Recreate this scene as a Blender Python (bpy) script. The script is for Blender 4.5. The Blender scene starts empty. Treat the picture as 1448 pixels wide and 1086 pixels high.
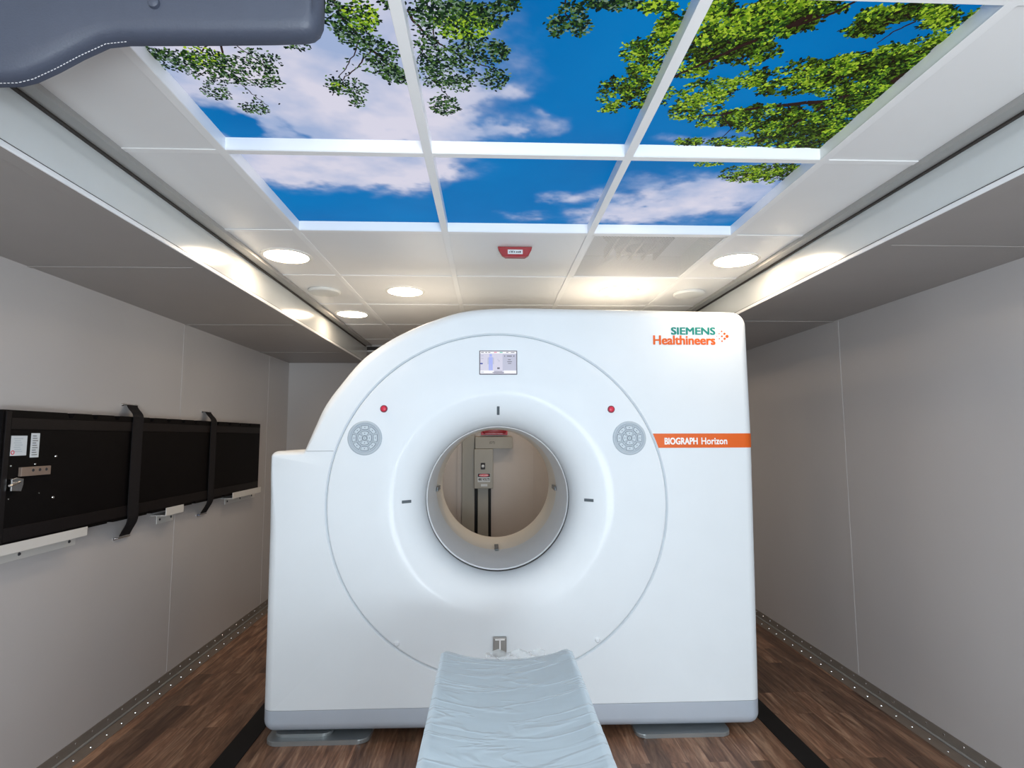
import bpy, bmesh, math, random
import numpy as np
from mathutils import Vector, Matrix
random.seed(7)
SC = bpy.context.scene
C = SC.collection
PI = math.pi
# ------------------------------------------------------------------ camera, light, exposure
H = 1.375
F, CX, CY = 791.8, 724.0, 543.0
PITCH, YAW, ROLL = .0944, .0402, -.0034
def basis():
    cp, sp, cy, sy = math.cos(PITCH), math.sin(PITCH), math.cos(YAW), math.sin(YAW)
    f = Vector((sy*cp, cy*cp, sp)); rt = Vector((cy, -sy, 0)); up = rt.cross(f)
    r2 = rt*math.cos(ROLL) + up*math.sin(ROLL); u2 = -rt*math.sin(ROLL) + up*math.cos(ROLL)
    return r2, u2, f
RT, UP, FW = basis()
cam = bpy.data.cameras.new('camera'); co = bpy.data.objects.new('camera', cam); C.objects.link(co)
cam.sensor_width = 36; cam.sensor_fit = 'HORIZONTAL'; cam.lens = F/1448*36; cam.clip_start = .02
M = Matrix((RT, UP, -FW)).transposed().to_4x4(); M.translation = (0, 0, H); co.matrix_world = M
SC.camera = co
SC.view_settings.view_transform = 'Standard'; SC.view_settings.look = 'None'
SC.view_settings.exposure = 0.0; SC.view_settings.gamma = 1.0
SC.view_settings.use_curve_mapping = False
w = bpy.data.worlds.new('world'); SC.world = w; w.use_nodes = True
w.node_tree.nodes['Background'].inputs[0].default_value = (.5, .55, .6, 1)
w.node_tree.nodes['Background'].inputs[1].default_value = .3
def area(name, loc, rot, sx, sy, power, col):
    l = bpy.data.lights.new(name, 'AREA'); l.shape = 'RECTANGLE'; l.size = sx; l.size_y = sy
    l.energy = power; l.color = col
    o = bpy.data.objects.new(name, l); C.objects.link(o); o.location = loc; o.rotation_euler = rot
    return o
DOWN_STRENGTH = 37.0
SKY_STRENGTH = 1.0
area('added_front_light', (.1, -2.12, 1.12), (PI/2, 0, 0), 2.3, 1.7, 88, (.83, .93, 1.0))   # frontal light added behind the camera, in an unseen opening
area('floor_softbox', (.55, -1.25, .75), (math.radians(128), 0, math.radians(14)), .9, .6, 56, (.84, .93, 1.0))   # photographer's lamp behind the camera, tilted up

ZC, ZL = 2.214, 2.055            # main ceiling, lower side ceilings
XL, XR = -1.828, 2.049           # side walls
FL, FR = -1.128, 1.3755          # fascias
YF, YB, YE = -2.2, 5.36, 5.15    # front, back, end of side bays
GX = [-.783, -.183, .417, 1.017]
GY = [-1.576, -.94, -.304, .332, .968, 1.604, 2.24, 2.876, 3.512, 4.148, 4.784]
def at_z(u, v, z):
    d = FW + RT*(u-CX)/F - UP*(v-CY)/F
    t = (z-H)/d.z
    return d.x*t, d.y*t
# ------------------------------------------------------------------ materials
def lin(c):
    return tuple(((x/255)/12.92 if x/255 <= .04045 else ((x/255+.055)/1.055)**2.4) for x in c)
def mat(name, rgb, rough=.5, metal=0, spec=.5, coat=0, emit=None, es=0, var=.03, vscale=6, bump=0, bscale=60, alpha=1):
    m = bpy.data.materials.new(name); m.use_nodes = True
    nt = m.node_tree; b = nt.nodes['Principled BSDF']
    c = lin(rgb)
    b.inputs['Roughness'].default_value = rough; b.inputs['Metallic'].default_value = metal
    b.inputs['Specular IOR Level'].default_value = spec; b.inputs['Coat Weight'].default_value = coat
    b.inputs['Coat Roughness'].default_value = .08
    tc = nt.nodes.new('ShaderNodeTexCoord')
    n = nt.nodes.new('ShaderNodeTexNoise'); n.inputs['Scale'].default_value = vscale; n.inputs['Detail'].default_value = 4
    nt.links.new(tc.outputs['Object'], n.inputs['Vector'])
    r = nt.nodes.new('ShaderNodeValToRGB')
    r.color_ramp.elements[0].position = .3; r.color_ramp.elements[1].position = .7
    r.color_ramp.elements[0].color = tuple(x*(1-var) for x in c)+(1,)
    r.color_ramp.elements[1].color = tuple(min(1, x*(1+var)) for x in c)+(1,)
    nt.links.new(n.outputs['Fac'], r.inputs['Fac']); nt.links.new(r.outputs['Color'], b.inputs['Base Color'])
    if emit:
        b.inputs['Emission Color'].default_value = lin(emit)+(1,); b.inputs['Emission Strength'].default_value = es
    if bump:
        n2 = nt.nodes.new('ShaderNodeTexNoise'); n2.inputs['Scale'].default_value = bscale; n2.inputs['Detail'].default_value = 3
        nt.links.new(tc.outputs['Object'], n2.inputs['Vector'])
        bp = nt.nodes.new('ShaderNodeBump'); bp.inputs['Strength'].default_value = bump; bp.inputs['Distance'].default_value = .002
        nt.links.new(n2.outputs['Fac'], bp.inputs['Height']); nt.links.new(bp.outputs['Normal'], b.inputs['Normal'])
    b.inputs['Alpha'].default_value = alpha
    return m
m_white = mat('gantry_white', (230, 237, 242), .6, spec=.2, coat=.10, var=.01)
m_band = mat('gantry_silver', (192, 203, 216), .35, metal=.15, var=.02)
m_cream = mat('bore_cream', (246, 241, 231), .4, var=.02)
m_boregrey = mat('bore_grey', (244, 248, 251), .35, var=.02)
m_gap = mat('dark_gap', (48, 42, 38), .6)
m_seam = mat('seam_grey', (165, 172, 176), .6)
m_wall = mat('wall_laminate', (186, 183, 183), .3, spec=.5, var=.02, vscale=2, bump=.03, bscale=4)
m_wallb = mat('wall_back_laminate', (188, 180, 174), .45, var=.02)
m_lowc = mat('side_ceiling', (152, 147, 144), .42, var=.02)
m_tile = mat('ceiling_tile', (226, 226, 226), .33, spec=.5, var=.01)
m_bar = mat('ceiling_bar', (232, 232, 232), .4, var=.01)
m_frame = mat('frame_white', (246, 247, 248), .35, var=.005)
m_fascia = mat('fascia_gloss', (214, 219, 220), .17, metal=.15, var=.02, coat=.1)
m_alu = mat('aluminium', (150, 148, 145), .35, metal=.8, var=.05)
m_alud = mat('aluminium_dark', (138, 131, 124), .42, metal=.4, var=.06, vscale=20)
m_flange = mat('flange_metal', (142, 130, 120), .45, metal=.35, var=.06, vscale=20)
m_lip = mat('lip_white', (240, 242, 244), .3, metal=.1)
m_chan = mat('channel_metal', (165, 164, 162), .4, metal=.3, var=.02)
m_chrome = mat('chrome', (225, 225, 225), .15, metal=1)
m_black = mat('board_black', (7, 5, 6), .6, spec=.12, var=.2, vscale=90, bump=.3, bscale=400)
m_blackb = mat('board_edge_black', (20, 16, 17), .5, spec=.2, var=.2, vscale=120)
m_strap = mat('webbing_black', (28, 26, 28), .85, spec=.2, var=.2, vscale=200, bump=.5, bscale=500)
m_bracket = mat('bracket_white', (208, 206, 202), .4)
m_paper = mat('label_paper', (205, 212, 218), .6)
m_ink = mat('ink_dark', (45, 45, 50), .7)
m_teal = mat('teal_paint', (0, 135, 125), .5)
m_orange = mat('orange_paint', (226, 98, 20), .45)
m_lwhite = mat('lettering_white', (250, 250, 250), .5)
m_red = mat('red_plastic', (140, 0, 20), .35, coat=.15)
m_redm = mat('emergency_red', (214, 40, 70), .4)
m_dial = mat('dial_grey', (176, 188, 198), .4)
m_key = mat('key_grey', (196, 208, 216), .35)
m_keyink = mat('key_outline', (66, 80, 96), .5)
m_laser = mat('laser_window_grey', (95, 104, 110), .25)
m_strip = mat('threshold_and_shadow_black', (14, 13, 14), .55, spec=.3)
m_plate = mat('foot_plate_metal', (160, 166, 168), .3, metal=.6)
m_pad = mat('upholstery_grey', (62, 68, 83), .5, var=.03, vscale=30, bump=.25, bscale=260)
m_stitch = mat('stitch_thread', (205, 205, 208), .7)
m_tablew = mat('table_shell', (205, 210, 214), .35)
m_box = mat('electrical_grey', (150, 148, 140), .45)
m_lamp = mat('lamp_lens', (255, 250, 240), .4, emit=(255, 228, 196), es=DOWN_STRENGTH)
m_lampring = mat('lamp_ring', (222, 220, 215), .4)
m_dome = mat('speaker_white', (205, 206, 204), .45)
m_bezel = mat('screen_bezel', (110, 108, 118), .4)
def emis(name, rgb, s=.9):
    return mat(name, (10, 10, 10), .3, emit=rgb, es=s)
m_s0 = emis('screen_lilac', (214, 212, 232)); m_s1 = emis('screen_white', (250, 250, 255)); m_s2 = emis('screen_blue', (165, 178, 246))
m_s3 = emis('screen_slate', (92, 92, 110)); m_s4 = emis('screen_navy', (40, 60, 160)); m_s5 = emis('screen_pink', (236, 150, 180))
m_s6 = emis('screen_teal', (120, 205, 190)); m_s7 = emis('screen_greyblue', (190, 192, 214))

def floor_mat():
    m = bpy.data.materials.new('vinyl_wood_planks'); m.use_nodes = True; nt = m.node_tree; b = nt.nodes['Principled BSDF']
    N = nt.nodes.new; L = nt.links.new
    tc = N('ShaderNodeTexCoord'); sep = N('ShaderNodeSeparateXYZ'); L(tc.outputs['Object'], sep.inputs[0])
    cmb = N('ShaderNodeCombineXYZ'); L(sep.outputs['Y'], cmb.inputs['X']); L(sep.outputs['X'], cmb.inputs['Y'])
    br = N('ShaderNodeTexBrick'); L(cmb.outputs[0], br.inputs['Vector'])
    br.offset = .37; br.offset_frequency = 2
    br.inputs['Color1'].default_value = (0, 0, 0, 1); br.inputs['Color2'].default_value = (1, 1, 1, 1); br.inputs['Mortar'].default_value = (.25, .25, .25, 1)
    br.inputs['Scale'].default_value = 1; br.inputs['Mortar Size'].default_value = .0011; br.inputs['Brick Width'].default_value = .62; br.inputs['Row Height'].default_value = .085
    bw = N('ShaderNodeRGBToBW'); L(br.outputs['Color'], bw.inputs[0])
    # grain, shifted per plank
    mul = N('ShaderNodeMath'); mul.operation = 'MULTIPLY'; mul.inputs[1].default_value = 37; L(bw.outputs[0], mul.inputs[0])
    sy = N('ShaderNodeMath'); sy.operation = 'MULTIPLY'; sy.inputs[1].default_value = 1.6; L(sep.outputs['Y'], sy.inputs[0])
    sx = N('ShaderNodeMath'); sx.operation = 'MULTIPLY'; sx.inputs[1].default_value = 15; L(sep.outputs['X'], sx.inputs[0])
    c2 = N('ShaderNodeCombineXYZ'); L(sx.outputs[0], c2.inputs['X']); L(sy.outputs[0], c2.inputs['Y']); L(mul.outputs[0], c2.inputs['Z'])
    n = N('ShaderNodeTexNoise'); n.inputs['Scale'].default_value = 1.5; n.inputs['Detail'].default_value = 8; n.inputs['Roughness'].default_value = .62; n.inputs['Distortion'].default_value = .9
    L(c2.outputs[0], n.inputs['Vector'])
    n2 = N('ShaderNodeTexNoise'); n2.inputs['Scale'].default_value = 7; n2.inputs['Detail'].default_value = 5; n2.inputs['Distortion'].default_value = .4
    L(c2.outputs[0], n2.inputs['Vector'])
    r = N('ShaderNodeValToRGB'); e = r.color_ramp.elements
    e[0].position = .32; e[0].color = lin((80, 53, 39))+(1,); e[1].position = .68; e[1].color = lin((158, 126, 102))+(1,)
    k = r.color_ramp.elements.new(.5); k.color = lin((120, 87, 66))+(1,)
    L(n.outputs['Fac'], r.inputs[0])
    g = N('ShaderNodeMapRange'); g.inputs['To Min'].default_value = .58; g.inputs['To Max'].default_value = 1.45; L(bw.outputs[0], g.inputs['Value'])
    g2 = N('ShaderNodeMapRange'); g2.inputs['From Min'].default_value = .35; g2.inputs['From Max'].default_value = .65; g2.inputs['To Min'].default_value = .75; g2.inputs['To Max'].default_value = 1.15; L(n2.outputs['Fac'], g2.inputs['Value'])
    gm = N('ShaderNodeMath'); gm.operation = 'MULTIPLY'; L(g.outputs[0], gm.inputs[0]); L(g2.outputs[0], gm.inputs[1])
    mx = N('ShaderNodeVectorMath'); mx.operation = 'SCALE'; L(r.outputs[0], mx.inputs[0]); L(gm.outputs[0], mx.inputs['Scale'])
    L(mx.outputs[0], b.inputs['Base Color']); b.inputs['Roughness'].default_value = .42
    bp = N('ShaderNodeBump'); bp.inputs['Strength'].default_value = .15; bp.inputs['Distance'].default_value = .001; L(n2.outputs['Fac'], bp.inputs['Height']); L(bp.outputs[0], b.inputs['Normal'])
    return m
m_floor = floor_mat()

def plastic_mat():
    m = bpy.data.materials.new('clear_plastic_wrap'); m.use_nodes = True; nt = m.node_tree; b = nt.nodes['Principled BSDF']
    N = nt.nodes.new; L = nt.links.new
    b.inputs['Base Color'].default_value = lin((198, 219, 232))+(1,)
    b.inputs['Roughness'].default_value = .3; b.inputs['Coat Weight'].default_value = .8; b.inputs['Coat Roughness'].default_value = .12
    tc = N('ShaderNodeTexCoord'); mp = N('ShaderNodeMapping'); L(tc.outputs['Object'], mp.inputs[0])
    mp.inputs['Rotation'].default_value = (0, 0, .5); mp.inputs['Scale'].default_value = (2.2, 9, 3)
    n = N('ShaderNodeTexNoise'); n.inputs['Scale'].default_value = 1.1; n.inputs['Detail'].default_value = 3; n.inputs['Distortion'].default_value = .8; L(mp.outputs[0], n.inputs['Vector'])
    a = N('ShaderNodeMath'); a.operation = 'SUBTRACT'; a.inputs[1].default_value = .5; L(n.outputs['Fac'], a.inputs[0])
    ab = N('ShaderNodeMath'); ab.operation = 'ABSOLUTE'; L(a.outputs[0], ab.inputs[0])
    mr = N('ShaderNodeMapRange'); mr.inputs['From Max'].default_value = .05; mr.inputs['To Min'].default_value = 1; mr.inputs['To Max'].default_value = 0; L(ab.outputs[0], mr.inputs['Value'])
    mp2 = N('ShaderNodeMapping'); L(tc.outputs['Object'], mp2.inputs[0]); mp2.inputs['Scale'].default_value = (4, 12, 4)
    n2 = N('ShaderNodeTexNoise'); n2.inputs['Scale'].default_value = 1.6; n2.inputs['Detail'].default_value = 3; L(mp2.outputs[0], n2.inputs['Vector'])
    ad = N('ShaderNodeMath'); ad.operation = 'MULTIPLY_ADD'; ad.inputs[1].default_value = 1.1; L(mr.outputs[0], ad.inputs[0]); L(n2.outputs['Fac'], ad.inputs[2])
    bp = N('ShaderNodeBump'); bp.inputs['Strength'].default_value = .5; bp.inputs['Distance'].default_value = .004; L(ad.outputs[0], bp.inputs['Height']); L(bp.outputs[0], b.inputs['Coat Normal'])
    bp2 = N('ShaderNodeBump'); bp2.inputs['Strength'].default_value = .12; bp2.inputs['Distance'].default_value = .005; L(ad.outputs[0], bp2.inputs['Height']); L(bp2.outputs[0], b.inputs['Normal'])
    return m
m_wrap = plastic_mat()
m_film = mat('loose_clear_film', (225, 235, 238), .15, coat=1, alpha=.45)

def art_mat():
    m = bpy.data.materials.new('backlit_sky_print'); m.use_nodes = True; nt = m.node_tree; b = nt.nodes['Principled BSDF']
    a = nt.nodes.new('ShaderNodeVertexColor'); a.layer_name = 'ink'
    b.inputs['Base Color'].default_value = (.001, .001, .001, 1); b.inputs['Roughness'].default_value = .5; b.inputs['Specular IOR Level'].default_value = .03
    nt.links.new(a.outputs['Color'], b.inputs['Emission Color']); b.inputs['Emission Strength'].default_value = SKY_STRENGTH
    return m
m_art = art_mat()

def perf_mat():
    m = bpy.data.materials.new('perforated_sheet'); m.use_nodes = True; nt = m.node_tree; b = nt.nodes['Principled BSDF']
    N = nt.nodes.new; L = nt.links.new
    b.inputs['Base Color'].default_value = lin((205, 205, 205))+(1,); b.inputs['Roughness'].default_value = .4
    tc = N('ShaderNodeTexCoord'); mp = N('ShaderNodeMapping'); L(tc.outputs['Object'], mp.inputs[0]); mp.inputs['Rotation'].default_value = (0, 0, PI/4); mp.inputs['Scale'].default_value = (110, 110, 110)
    fr = N('ShaderNodeVectorMath'); fr.operation = 'FRACTION'; L(mp.outputs[0], fr.inputs[0])
    sb = N('ShaderNodeVectorMath'); sb.operation = 'SUBTRACT'; sb.inputs[1].default_value = (.5, .5, .5); L(fr.outputs[0], sb.inputs[0])
    ml = N('ShaderNodeVectorMath'); ml.operation = 'MULTIPLY'; ml.inputs[1].default_value = (1, 1, 0); L(sb.outputs[0], ml.inputs[0])
    ln = N('ShaderNodeVectorMath'); ln.operation = 'LENGTH'; L(ml.outputs[0], ln.inputs[0])
    gt = N('ShaderNodeMath'); gt.operation = 'GREATER_THAN'; gt.inputs[1].default_value = .31; L(ln.outputs['Value'], gt.inputs[0])
    L(gt.outputs[0], b.inputs['Alpha'])
    return m
m_perf = perf_mat()
# ------------------------------------------------------------------ mesh helpers
def nb(): return bmesh.new()
def bx(bm, x0, x1, y0, y1, z0, z1, bev=0, seg=2, mi=0):
    vs = [bm.verts.new(p) for p in [(x0,y0,z0),(x1,y0,z0),(x1,y1,z0),(x0,y1,z0),(x0,y0,z1),(x1,y0,z1),(x1,y1,z1),(x0,y1,z1)]]
    fs = [bm.faces.new([vs[i] for i in f]) for f in [(0,3,2,1),(4,5,6,7),(0,1,5,4),(1,2,6,5),(2,3,7,6),(3,0,4,7)]]
    for f in fs: f.material_index = mi
    if bev:
        es = list({e for f in fs for e in f.edges})
        r = bmesh.ops.bevel(bm, geom=es, offset=bev, segments=seg, profile=.5, affect='EDGES')
        for f in r['faces']: f.material_index = mi
    return bm
AX = {'z': lambda a, b, c: (a, b, c), 'y': lambda a, b, c: (a, c, b), 'x': lambda a, b, c: (c, a, b)}
def prism(bm, pts, axis, a, b, bev=0, mi=0, seg=2):
    f = AX[axis]
    v0 = [bm.verts.new(f(p[0], p[1], a)) for p in pts]; v1 = [bm.verts.new(f(p[0], p[1], b)) for p in pts]
    n = len(pts); fs = [bm.faces.new(v0), bm.faces.new(v1[::-1])]
    for i in range(n): fs.append(bm.faces.new([v0[i], v1[i], v1[(i+1) % n], v0[(i+1) % n]]))
    for x in fs: x.material_index = mi
    if bev:
        es = list(set(fs[0].edges) | set(fs[1].edges))
        r = bmesh.ops.bevel(bm, geom=es, offset=bev, segments=seg, profile=.5, affect='EDGES')
        for x in r['faces']: x.material_index = mi
    return bm
def circ(cx, cy, r, n=32, ry=None):
    return [(cx+r*math.cos(2*PI*i/n), cy+(ry or r)*math.sin(2*PI*i/n)) for i in range(n)]
def lathe(bm, prof, c, axis='y', n=64, mi=0, closed=False):
    rows = []
    for r, h in prof:
        if r < 1e-6: rows.append([bm.verts.new(AX[axis](c[0], c[1], h))])
        else: rows.append([bm.verts.new(AX[axis](c[0]+r*math.cos(2*PI*i/n), c[1]+r*math.sin(2*PI*i/n), h)) for i in range(n)])
    if closed: rows.append(rows[0])
    for a, b in zip(rows, rows[1:]):
        for i in range(n):
            j = (i+1) % n
            if len(a) == 1 and len(b) == 1: continue
            if len(a) == 1: f = bm.faces.new([a[0], b[i], b[j]])
            elif len(b) == 1: f = bm.faces.new([a[i], b[0], a[j]])
            else: f = bm.faces.new([a[i], b[i], b[j], a[j]])
            f.material_index = mi
    return bm
def tube(bm, pts, r, n=8, mi=0):
    pts = [Vector(p) for p in pts]; rows = []
    for i, p in enumerate(pts):
        d = (pts[min(i+1, len(pts)-1)]-pts[max(i-1, 0)]).normalized()
        a = d.orthogonal().normalized() if i == 0 else (a_ - d*a_.dot(d)).normalized()
        a_ = a; b = d.cross(a)
        rows.append([bm.verts.new(p+(a*math.cos(2*PI*k/n)+b*math.sin(2*PI*k/n))*r) for k in range(n)])
    for A, B in zip(rows, rows[1:]):
        for k in range(n):
            f = bm.faces.new([A[k], A[(k+1) % n], B[(k+1) % n], B[k]]); f.material_index = mi
    for R_ in (rows[0][::-1], rows[-1]):
        bm.faces.new(R_).material_index = mi
    return bm
def quad(bm, ps, mi=0):
    f = bm.faces.new([bm.verts.new(p) for p in ps]); f.material_index = mi; return f
WL = {}
def obj(name, bm, mats, parent=None, smooth=False, origin=None, angle=35):
    if not isinstance(mats, (list, tuple)): mats = [mats]
    bmesh.ops.recalc_face_normals(bm, faces=bm.faces)
    co_ = [v.co for v in bm.verts]
    if origin is None:
        origin = Vector(((min(c.x for c in co_)+max(c.x for c in co_))/2, (min(c.y for c in co_)+max(c.y for c in co_))/2, min(c.z for c in co_)))
    origin = Vector(origin)
    bmesh.ops.translate(bm, verts=bm.verts, vec=-origin)
    me = bpy.data.meshes.new(name)
    if smooth:
        for f in bm.faces: f.smooth = True
        for e in bm.edges:
            if len(e.link_faces) == 2 and e.calc_face_angle(0) > math.radians(angle): e.smooth = False
    bm.to_mesh(me); bm.free()
    for m in mats: me.materials.append(m)
    o = bpy.data.objects.new(name, me); C.objects.link(o)
    WL[o] = origin
    o.location = origin - (WL[parent] if parent else Vector((0, 0, 0)))
    if parent: o.parent = parent
    return o
def thing(name, label, cat, loc=(0, 0, 0), group=None):
    o = bpy.data.objects.new(name, None); C.objects.link(o); o.location = loc; WL[o] = Vector(loc); o.empty_display_size = .05
    return tag(o, label, cat, group)
def tag(o, label, cat, group=None):
    o['label'] = label; o['category'] = cat
    if group: o['group'] = group
    return o
def struct(o): o['kind'] = 'structure'; return o
def dup(root, delta, label):
    r = root.copy(); C.objects.link(r); r.location = Vector(root.location)+Vector(delta); r['label'] = label
    for ch in list(root.children):
        c = ch.copy(); C.objects.link(c); c.parent = r
        for g in ch.children:
            d = g.copy(); C.objects.link(d); d.parent = c
    return r
def glyphs(s, bold=.0):
    cu = bpy.data.curves.new('t', 'FONT'); cu.body = s; cu.offset = bold; cu.resolution_u = 3
    o = bpy.data.objects.new('t', cu); C.objects.link(o); bpy.context.view_layer.update()
    me = o.to_mesh(); vs = [(v.co.x, v.co.y) for v in me.vertices]; fs = [tuple(p.vertices) for p in me.polygons]
    o.to_mesh_clear(); bpy.data.objects.remove(o); bpy.data.curves.remove(cu)
    xs = [v[0] for v in vs]; ys = [v[1] for v in vs]
    return [((x-min(xs))/(max(xs)-min(xs)), (y-min(ys))/(max(ys)-min(ys))) for x, y in vs], fs
def text(bm, s, fn, bold=0, mi=0):
    vs, fs = glyphs(s)
    offs = [(0, 0)] if not bold else [(dx, dy) for dx in (-bold, 0, bold) for dy in (-.03, .03)]
    for k, (dx, dy) in enumerate(offs):
        bv = []
        for a, b in vs:
            p = fn(a+dx, b+dy)
            bv.append(bm.verts.new((p[0], p[1]-.00004*k, p[2])))
        for f in fs:
            try: bm.faces.new([bv[i] for i in f]).material_index = mi
            except ValueError: pass
    return bm
def onface(x0, x1, z0, z1, y): return lambda a, b: (x0+(x1-x0)*a, y, z0+(z1-z0)*b)
# ------------------------------------------------------------------ floor, walls
struct(obj('floor', bx(nb(), XL-.2, XR+.2, YF-.1, YB+.1, -.06, 0), m_floor, origin=(0, 0, 0)))
struct(obj('wall_left', bx(nb(), XL-.1, XL, YF, YE+.05, 0, ZL), m_wall))
struct(obj('wall_right', bx(nb(), XR, XR+.1, YF, YE+.05, 0, ZL), m_wall))
bm = nb(); bx(bm, XL-.1, FL-.03, YE, YE+.05, 0, ZL); struct(obj('wall_back_left', bm, m_wall))
bm = nb(); bx(bm, FR+.03, XR+.1, YE, YE+.05, 0, ZL); struct(obj('wall_back_right', bm, m_wall))
struct(obj('wall_back', bx(nb(), FL-.08, FR+.08, YB, YB+.06, 0, 2.3), m_wallb))
bm = nb()
bx(bm, XL-.1, -1.1, YF-.08, YF, 0, 2.5); bx(bm, 1.3, XR+.1, YF-.08, YF, 0, 2.5); bx(bm, -1.1, 1.3, YF-.08, YF, 2.02, 2.5); bx(bm, -1.1, 1.3, YF-.08, YF, 0, .2)
struct(obj('wall_front', bm, m_wall))
bm = nb(); bx(bm, -1.14, -1.1, YF-.1, YF+.02, .2, 2.06); bx(bm, 1.3, 1.34, YF-.1, YF+.02, .2, 2.06); bx(bm, -1.14, 1.34, YF-.1, YF+.02, 2.02, 2.06)
struct(obj('light_frame_1', bm, m_bar))  # unseen frame added around the frontal light
# ceiling with recesses for light panels and grille
sky_cells = [(i, j) for i in range(3) for j in (4, 5)]; vent_cell = (2, 6)
bm = nb()
xs = [FL]+GX+[FR]; ys = [YF]+GY+[YB-.30]
for i in range(len(xs)-1):
    for j in range(len(ys)-1):
        if (i-1, j-1) in sky_cells or (i-1, j-1) == vent_cell: continue
        quad(bm, [(xs[i], ys[j], ZC), (xs[i+1], ys[j], ZC), (xs[i+1], ys[j+1], ZC), (xs[i], ys[j+1], ZC)])
bx(bm, XL-.1, XR+.1, YF-.08, YB+.06, 2.42, 2.46)
bx(bm, FL-.06, FR+.06, YB-.18, YB-.17, ZC, 2.42)
for x0, x1 in ((XL-.1, FL-.012), (FR+.012, XR+.1)):
    bx(bm, x0, x1, YF, YE+.05, ZL, ZL+.02, mi=1)
struct(obj('ceiling', bm, [m_tile, m_lowc], origin=(0, 0, ZC)))
n_tr = [0]
def trim(bm, m, **k):
    n_tr[0] += 1
    return struct(obj('trim_%d' % n_tr[0], bm, m, **k))
# vertical fascias with lips
for s, X in ((-1, FL), (1, FR)):
    bm = nb(); bx(bm, X+s*0, X+s*.012, YF, YE, ZL-.004, ZC+.03)
    trim(bm, m_fascia)
    bm = nb(); xa, xb = sorted((X+s*.003, X+s*.05)); bx(bm, xa, xb, YF, YE, ZL-.007, ZL-.001, bev=.002); trim(bm, m_lowc)
    bm = nb()   # bright bottom lip
    xa, xb = sorted((X-s*.006, X-s*.0)); bx(bm, xa, xb, YF, YE, ZL-.009, ZL+.006, bev=.002)
    trim(bm, m_lip)
    bm = nb(); xa, xb = sorted((X-s*.0015, X+s*.002)); bx(bm, xa, xb, YF, YE, ZL+.006, ZL+.010); trim(bm, m_gap)
    bm = nb()   # metal channel at the ceiling corner
    xa, xb = sorted((X-s*.002, X-s*.055)); bx(bm, xa, xb, YF, YB-.30, ZC-.012, ZC-.002, bev=.002)
    xa, xb = sorted((X-s*.055, X-s*.062)); bx(bm, xa, xb, YF, YB-.30, ZC-.018, ZC-.001)
    trim(bm, m_chan)
    bm = nb(); xa, xb = sorted((X-s*.001, X-s*.012)); bx(bm, xa, xb, YF, YB-.30, ZC-.018, ZC-.0125)
    trim(bm, m_gap)
# T bars: main runners and cross bars
for x in GX: trim(bx(nb(), x-.013, x+.013, YF, YB-.30, ZC-.004, ZC-.0005, bev=.001), m_bar)
for y in GY: trim(bx(nb(), FL+.062, FR-.062, y-.012, y+.012, ZC-.0035, ZC-.0005, bev=.001), m_bar)
# header gap above the back room
trim(bx(nb(), FL-.02, FR+.02, YB-.17, YB-.14, ZC-.03, ZC+.1), m_gap)
trim(bx(nb(), FL-.02, FR+.02, YB-.15, YB-.12, ZC-.045, ZC-.03), m_bar)
trim(bx(nb(), FL-.012, FL, YE-.02, YB, 0, ZL-.012), m_gap)
# wall battens, side-ceiling joints
for y in (1.55, 3.398, 4.704): trim(bx(nb(), XL, XL+.0016, y-.014, y+.014, .06, ZL-.01), m_wall)
for y in (.9, 3.18, 4.7): trim(bx(nb(), XR-.0016, XR, y-.014, y+.014, .06, ZL-.01), m_wall)
for y in (2.245, 3.396): trim(bx(nb(), XL, FL-.05, y-.01, y+.01, ZL-.003, ZL, bev=.001), m_lowc)
for y in (1.9, 3.216): trim(bx(nb(), FR+.05, XR, y-.01, y+.01, ZL-.003, ZL, bev=.001), m_lowc)
for y in (4.5,): trim(bx(nb(), XL, FL-.05, y-.01, y+.01, ZL-.003, ZL, bev=.001), m_lowc)
# metal baseboards with rivets
riv = None
for side, X, s in (('left', XL, 1), ('right', XR, -1)):
    bm = nb()
    xa, xb = sorted((X, X+s*.004)); bx(bm, xa, xb, YF, YE, 0, .052)
    xa, xb = sorted((X+s*.016, X+s*.078)); bx(bm, xa, xb, YF, YE, 0, .003, mi=1)
    xa, xb = sorted((X+s*.004, X+s*.012)); bx(bm, xa, xb, YF, YE, 0, .011, bev=.003, mi=2)
    b = struct(obj('baseboard_'+side, bm, [m_alud, m_flange, m_chan]))
    y = 1.95; k = 0
    while y < 4.9:
        for pos, rot in (((X+s*.004, y, .034), s*PI/2), ((X+s*.050, y+.03, .003), 0)):
            if riv is None:
                rb = nb(); lathe(rb, [(.0055, 0), (.005, .0015), (.003, .0025), (0, .003)], (0, 0), 'z', 8)
                r = obj('rivet', rb, m_chrome, b, smooth=True, origin=(0, 0, 0)); riv = r
            else:
                r = riv.copy(); C.objects.link(r); r.parent = b
            r.location = Vector(pos)-WL[b]; r.rotation_euler = (0, rot, 0)
        y += .105; k += 1
# black threshold strips between main floor and side bays
trim(bx(nb(), -1.170, -1.066, YF, YE, 0, .004, bev=.0015), m_strip)
trim(bx(nb(), 1.314, 1.412, YF, YE, 0, .004, bev=.0015), m_strip)

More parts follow.
